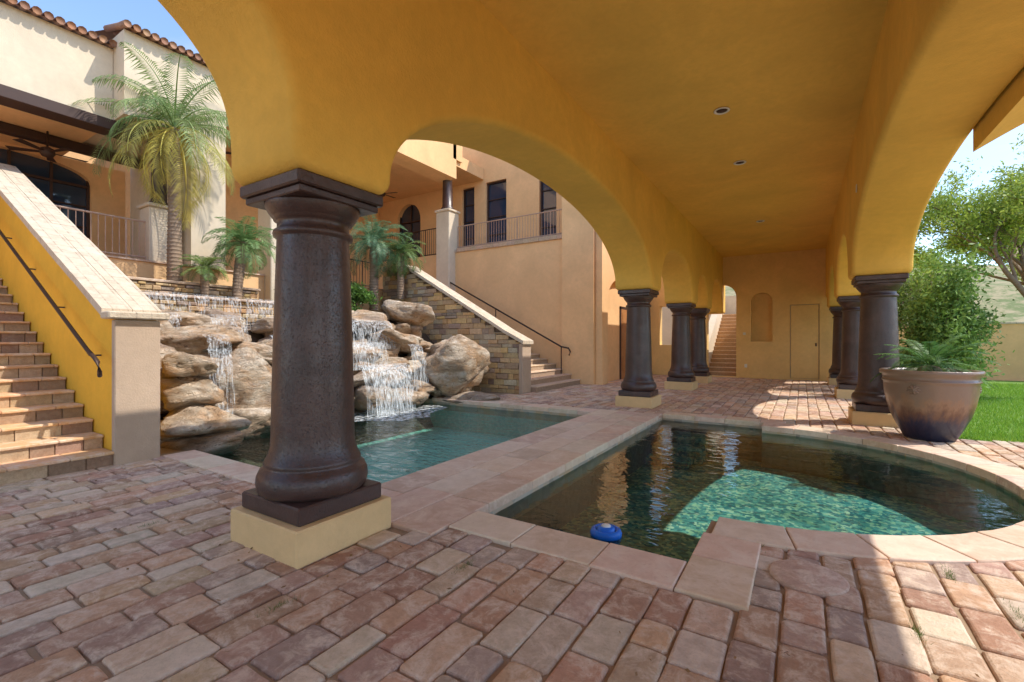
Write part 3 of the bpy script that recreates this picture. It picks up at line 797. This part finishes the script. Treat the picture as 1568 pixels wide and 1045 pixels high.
def palm(name,x,y,z0,z1,count,L,elev,droop,leaf,c1,c2,r0,r1,yellow=None,nl=38,lean=(0,0),**kw):
    e=empty(name); b=MB().mat(M_bark); b.smooth=True
    n=int((z1-z0)/.09)+2
    pts=[Vector((x+lean[0]*(k/n)**1.5,y+lean[1]*(k/n)**1.5,z0+(z1-z0)*k/n)) for k in range(n+1)]
    for k in range(n):
        r=r0+(r1-r0)*k/n; b.tube([pts[k],pts[k].lerp(pts[k+1],.85),pts[k+1]],r*1.0,12,r*1.13)
    b.obj('trunk',e)
    P,C,R=fronds((x+lean[0],y+lean[1],z1),count,L,elev,droop,leaf,c1,c2,nl,yellow,**kw)
    quads_obj('fronds',P,np.array(C),e); R.obj('rachis',e)
palm('tall_palm_tree',-12.0,4.75,2.7,6.3,34,2.25,(-.75,1.5),1.25,.40,(.15,.25,.08),(.28,.36,.14),.15,.09,yellow=(.34,(.60,.48,.10)),wid=.013,stiff=.05,nl=46)
palm('small_palm_tree',-11.3,5.75,2.5,3.85,36,1.05,(-.3,1.3),1.2,.24,(.12,.24,.08),(.24,.38,.14),.10,.12,nl=30,wid=.012,lean=(-.1,.2))
palm('small_palm_tree',-11.4,5.1,2.5,3.15,18,.6,(-.1,1.2),1.0,.18,(.12,.22,.06),(.28,.36,.10),.08,.09,nl=22,wid=.01)
palm('small_palm_tree',-11.8,10.3,2.5,4.7,36,1.5,(-.4,1.35),1.3,.3,(.10,.21,.11),(.20,.32,.17),.14,.13,nl=34,wid=.014)
palm('small_palm_tree',-11.3,11.0,2.9,4.4,28,1.1,(-.4,1.3),1.3,.26,(.10,.18,.06),(.19,.28,.09),.12,.12,nl=30,wid=.013)
palm('small_palm_tree',-13.4,9.6,3.3,5.6,26,1.3,(-.4,1.3),1.3,.28,(.10,.19,.08),(.18,.27,.12),.12,.12,nl=30,wid=.013)
def shrub(name,x,y,z,rx,ry,rz_,n,c1,c2,size):
    e=empty(name)
    k=max(8,n//220)
    u=rng.normal(size=(k,3)); u/=np.linalg.norm(u,axis=1)[:,None]; cen=u*rng.uniform(.35,.95,k)[:,None]*np.array([rx,ry,rz_])+np.array([x,y,z+rz_])
    idx=rng.integers(0,k,n); pts=cen[idx]+rng.normal(size=(n,3))*np.array([rx,ry,rz_])*.15
    pts[:,2]=np.maximum(pts[:,2],z+.03)
    P,C=leafcloud(pts,size,c1,c2,.4); sh=np.repeat(rng.uniform(.6,1.35,k)[idx],4)[:,None]
    quads_obj('leaves',P,C*sh,e)
    b=MB().mat(M_bark); b.smooth=True
    for i in range(min(k,14)): b.tube([(x,y,z),tuple((np.array([x,y,z])+cen[i])/2+rng.normal(size=3)*.05),tuple(cen[i])],.03*rz_,6,.006)
    b.obj('stems',e)
shrub('green_shrub',-11.6,9.2,2.4,.8,.9,.6,5000,(.06,.14,.03),(.16,.28,.05),.05)
shrub('green_shrub',-11.9,7.7,2.4,.5,.9,.35,2500,(.08,.17,.04),(.2,.3,.08),.045)
shrub('garden_bush',3.1,16.2,0,1.05,1.1,1.95,16000,(.13,.24,.05),(.34,.48,.12),.06)
shrub('garden_bush',2.4,19.5,0,.8,.8,.7,4000,(.08,.16,.03),(.22,.34,.08),.06)
shrub('garden_bush',10.5,23.5,0,2.0,1,.8,6000,(.08,.13,.03),(.24,.3,.08),.08)
def tree(name,x,y,h,spread,n,c1,c2,size,seed,lean=(0,0),low=.35):
    rnd=random.Random(seed); e=empty(name); b=MB().mat(M_bark); b.smooth=True; tips=[]
    def grow(p,d,L,r,lv):
        pts=[p]; q=p
        for i in range(4):
            d=(d+Vector((rnd.uniform(-.2,.2),rnd.uniform(-.2,.2),rnd.uniform(-.1,.12)))).normalized(); q=q+d*L/4; pts.append(q)
            if lv>=3: tips.append(q.copy())
        b.tube(pts,r,7 if lv<3 else 4,r*.6)
        if lv<5:
            for k in range(3 if lv else 4):
                a=rnd.uniform(0,6.28); sp=rnd.uniform(.35,.95); nd=(d+Vector((math.cos(a)*sp,math.sin(a)*sp,rnd.uniform(-.15,.25)))).normalized()
                grow(pts[rnd.choice((2,3,4))] if lv else q,nd,L*rnd.uniform(.62,.85),r*.55,lv+1)
    grow(Vector((x,y,0)),Vector((lean[0],lean[1],1)).normalized(),h*low,h*.018,0)
    b.obj('trunk_and_limbs',e)
    T=np.array([t[:] for t in tips]); idx=rng.integers(0,len(T),n); pts=T[idx]+rng.normal(size=(n,3))*np.array([.16,.16,.13])*spread
    P,C=leafcloud(pts,size,c1,c2,.35,.3); sh=np.repeat(np.random.default_rng(seed).uniform(.65,1.3,len(T))[idx],4)[:,None]
    quads_obj('leaves',P,C*sh,e)
tree('palo_verde_tree',6.2,17.5,8.4,1.0,42000,(.22,.34,.05),(.48,.56,.10),.055,3,(-.15,0),.30)
tree('palo_verde_tree',9.5,27,8.0,1.4,26000,(.22,.29,.03),(.50,.50,.10),.08,5,(0,0),.3)
tree('mesquite_tree',14,32,8,1.6,18000,(.14,.2,.04),(.35,.38,.1),.09,9,(0,0),.3)
tree('mesquite_tree',5.5,36,7,1.6,14000,(.14,.2,.04),(.33,.36,.1),.09,11,(0,0),.3)
b=MB().mat(M_lawn)
b.add([(1.9,9.72,-.01),(14,9.0,-.01),(14,24.9,-.01),(1.9,24.9,-.01)],[(0,1,2,3)]); b.obj('lawn')
n=60000; cx=1.95+rng.random(n)**1.0*7.5; cy=9.75+rng.random(n)**1.4*13
base=np.stack([cx,cy,np.full(n,-.01)],1); a=rng.random(n)*6.28; w=.008
dx=np.stack([np.cos(a)*w,np.sin(a)*w,np.zeros(n)],1); tip=base+np.stack([rng.normal(size=n)*.02,rng.normal(size=n)*.02,rng.uniform(.04,.085,n)],1)
P=np.stack([base-dx,base+dx,tip],1).reshape(-1,3); tt=rng.random(n)[:,None]; C=np.repeat(np.array([.16,.34,.03])*(1-tt)+np.array([.34,.52,.07])*tt,3,axis=0)
quads_obj('grass',P,C,nv=3)
n=1100; cl=np.array([(1.0,3.6),(-.25,3.9),(-1.9,2.4),(.9,2.8),(-2.5,1.5),(-4.5,1.6),(.5,3.1),(.8,4.0)])[rng.integers(0,8,n)]+rng.normal(size=(n,2))*np.array([.012,.06])
base=np.stack([cl[:,0],cl[:,1],np.full(n,-.02)],1); a=rng.random(n)*6.28; dx=np.stack([np.cos(a)*.002,np.sin(a)*.002,np.zeros(n)],1); tip=base+np.stack([rng.normal(size=n)*.015,rng.normal(size=n)*.015,rng.uniform(.02,.05,n)],1)
P=np.stack([base-dx,base+dx,tip],1).reshape(-1,3); quads_obj('joint_weeds',P,np.tile([.14,.2,.05],(len(P),1)),nv=3)
n=260; px_=rng.uniform(-6.5,3.5,n); py_=rng.uniform(.8,3.0,n); k_=n//2; px_[k_:]=rng.uniform(-2,2.6,n-k_); py_[k_:]=rng.uniform(10,16,n-k_)
ok=[not excluded(x-.0,y) for x,y in zip(px_,py_)]; cen=np.stack([px_,py_,np.full(n,.016)],1)[ok]; n=len(cen)
a=rng.random(n)*6.28; s=rng.uniform(.008,.02,n); A=np.stack([np.cos(a)*s,np.sin(a)*s,rng.uniform(-.004,.004,n)],1); B=np.stack([-np.sin(a)*s*.45,np.cos(a)*s*.45,rng.uniform(0,.006,n)],1)
P=np.stack([cen-A,cen-B,cen+A,cen+B],1).reshape(-1,3); C=np.repeat(np.array([.30,.17,.07])*rng.uniform(.5,1.5,n)[:,None],4,axis=0); quads_obj('fallen_leaves',P,C)
b=MB().mat(M_salmon); b.box(1.75,45,25,25.3,-.05,2.15); b.mat(M_cap); b.box(1.75,45,24.96,25.34,2.152,2.22,.01); b.obj('garden_wall')
b=MB().mat(M_hill); b.smooth=True; vs=[];fs=[]; nx,ny=60,24
for j in range(ny+1):
    for i in range(nx+1):
        x=-260+520*i/nx; y=45+200*j/ny; t=j/ny
        z=26*math.sin(min(1,t*1.3)*math.pi/2)*(.45+.55*noise.noise(Vector((x*.012,y*.012,2)))+.35)+noise.noise(Vector((x*.06,y*.06,0)))*2-.5
        if x<20: z*=max(.3,1-(20-x)/200)
        vs.append((x,y,z*(min(1,t*4))-.2))
for j in range(ny):
    for i in range(nx): a=j*(nx+1)+i; fs.append((a,a+1,a+nx+2,a+nx+1))
b.add(vs,fs); b.obj('desert_hill')

# ------------------------------------------------------------------ pot with cycad
e=empty('potted_cycad'); b=MB().mat(M_pot); b.smooth=True; X,Y=1.66,9.45; k_=.78
b.lathe(X,Y,[(r*k_,z) for r,z in [(.36,-.01),(.385,.0),(.41,.04),(.50,.18),(.60,.36),(.665,.54),(.705,.72),(.715,.84),(.72,.88),(.742,.885),(.742,.905),(.725,.91),(.73,.96),(.745,.985),(.775,1.0),(.78,1.045),(.76,1.06),(.70,1.055),(.67,1.0),(.66,.95),(.3,.95),(0.01,.95)]],56)
for k in range(3):
    a=math.radians(-118+k*120); cx=X+.70*k_*math.cos(a); cy=Y+.70*k_*math.sin(a)
    for q in range(9):
        t=q*2*math.pi/9; rr=.05; tx,ty=-math.sin(a),math.cos(a)
        b.tube([(cx,cy,.78),(cx+tx*rr*math.cos(t)+.02*math.cos(a),cy+ty*rr*math.cos(t)+.02*math.sin(a),.78+rr*math.sin(t)),(cx+tx*rr*1.6*math.cos(t),cy+ty*rr*1.6*math.cos(t),.78+rr*1.5*math.sin(t))],.022,6,.008)
b.obj('pot',e)
b=MB().mat(M_soil); b.smooth=True; b.lathe(X,Y,[(.66*k_,.951),(.46,.97),(.2,.99),(.01,.99)],32); b.mat(M_bark); b.lathe(X,Y,[(.12,.98),(.15,1.05),(.12,1.10),(.03,1.13)],14); b.obj('soil',e)
P,C,R=fronds((X,Y,1.12),30,.78,(-.05,1.1),.75,.13,(.06,.16,.04),(.17,.30,.07),nl=44,wid=.006,stiff=.3)
quads_obj('cycad_leaves',P,np.array(C),e); R.obj('cycad_stems',e)

# ------------------------------------------------------------------ light, sky, camera
sd_=Vector((.65,.35,1.0)).normalized()
elev=math.asin(sd_.z); rot=math.atan2(sd_.x,sd_.y)
sl=bpy.data.lights.new('sun','SUN'); sl.energy=5.0; sl.angle=math.radians(.5); sl.color=(1,.95,.86)
so=bpy.data.objects.new('sun',sl); so.rotation_euler=sd_.to_track_quat('Z','Y').to_euler(); scene.collection.objects.link(so)
w=bpy.data.worlds.new('World'); scene.world=w; w.use_nodes=True; nt=w.node_tree; nt.nodes.clear()
o=nt.nodes.new('ShaderNodeOutputWorld'); bg=nt.nodes.new('ShaderNodeBackground'); sk=nt.nodes.new('ShaderNodeTexSky'); sk.sky_type='NISHITA'; sk.sun_disc=False
sk.sun_elevation=elev; sk.sun_rotation=rot; sk.air_density=1.0; sk.dust_density=.2; sk.ozone_density=2.0
tc=nt.nodes.new('ShaderNodeTexCoord'); mp=nt.nodes.new('ShaderNodeMapping'); mp.inputs['Scale'].default_value=(1,1,2.6)
nz=nt.nodes.new('ShaderNodeTexNoise'); nz.inputs['Scale'].default_value=2.2; nz.inputs['Detail'].default_value=6; nz.inputs['Roughness'].default_value=.6; nz.inputs['Distortion'].default_value=.4
rp=nt.nodes.new('ShaderNodeValToRGB'); rp.color_ramp.elements[0].position=.47; rp.color_ramp.elements[0].color=(0,0,0,1); rp.color_ramp.elements[1].position=.74; rp.color_ramp.elements[1].color=(.7,.7,.7,1)
mx=nt.nodes.new('ShaderNodeMix'); mx.data_type='RGBA'; mx.inputs[7].default_value=(3.0,3.0,3.1,1)
L=nt.links.new
L(tc.outputs['Generated'],mp.inputs[0]); L(mp.outputs[0],nz.inputs[0]); L(nz.outputs[0],rp.inputs[0]); L(rp.outputs[0],mx.inputs[0]); L(sk.outputs[0],mx.inputs[6])
L(mx.outputs[2],bg.inputs[0]); bg.inputs[1].default_value=.34; L(bg.outputs[0],o.inputs[0])
cam=bpy.data.cameras.new('camera'); co=bpy.data.objects.new('camera',cam); scene.collection.objects.link(co)
co.location=(0,0,1.5); co.rotation_euler=(math.radians(90),0,math.radians(32.2)); cam.sensor_width=36; cam.lens=16.2; cam.clip_start=.05; cam.clip_end=2000
scene.camera=co
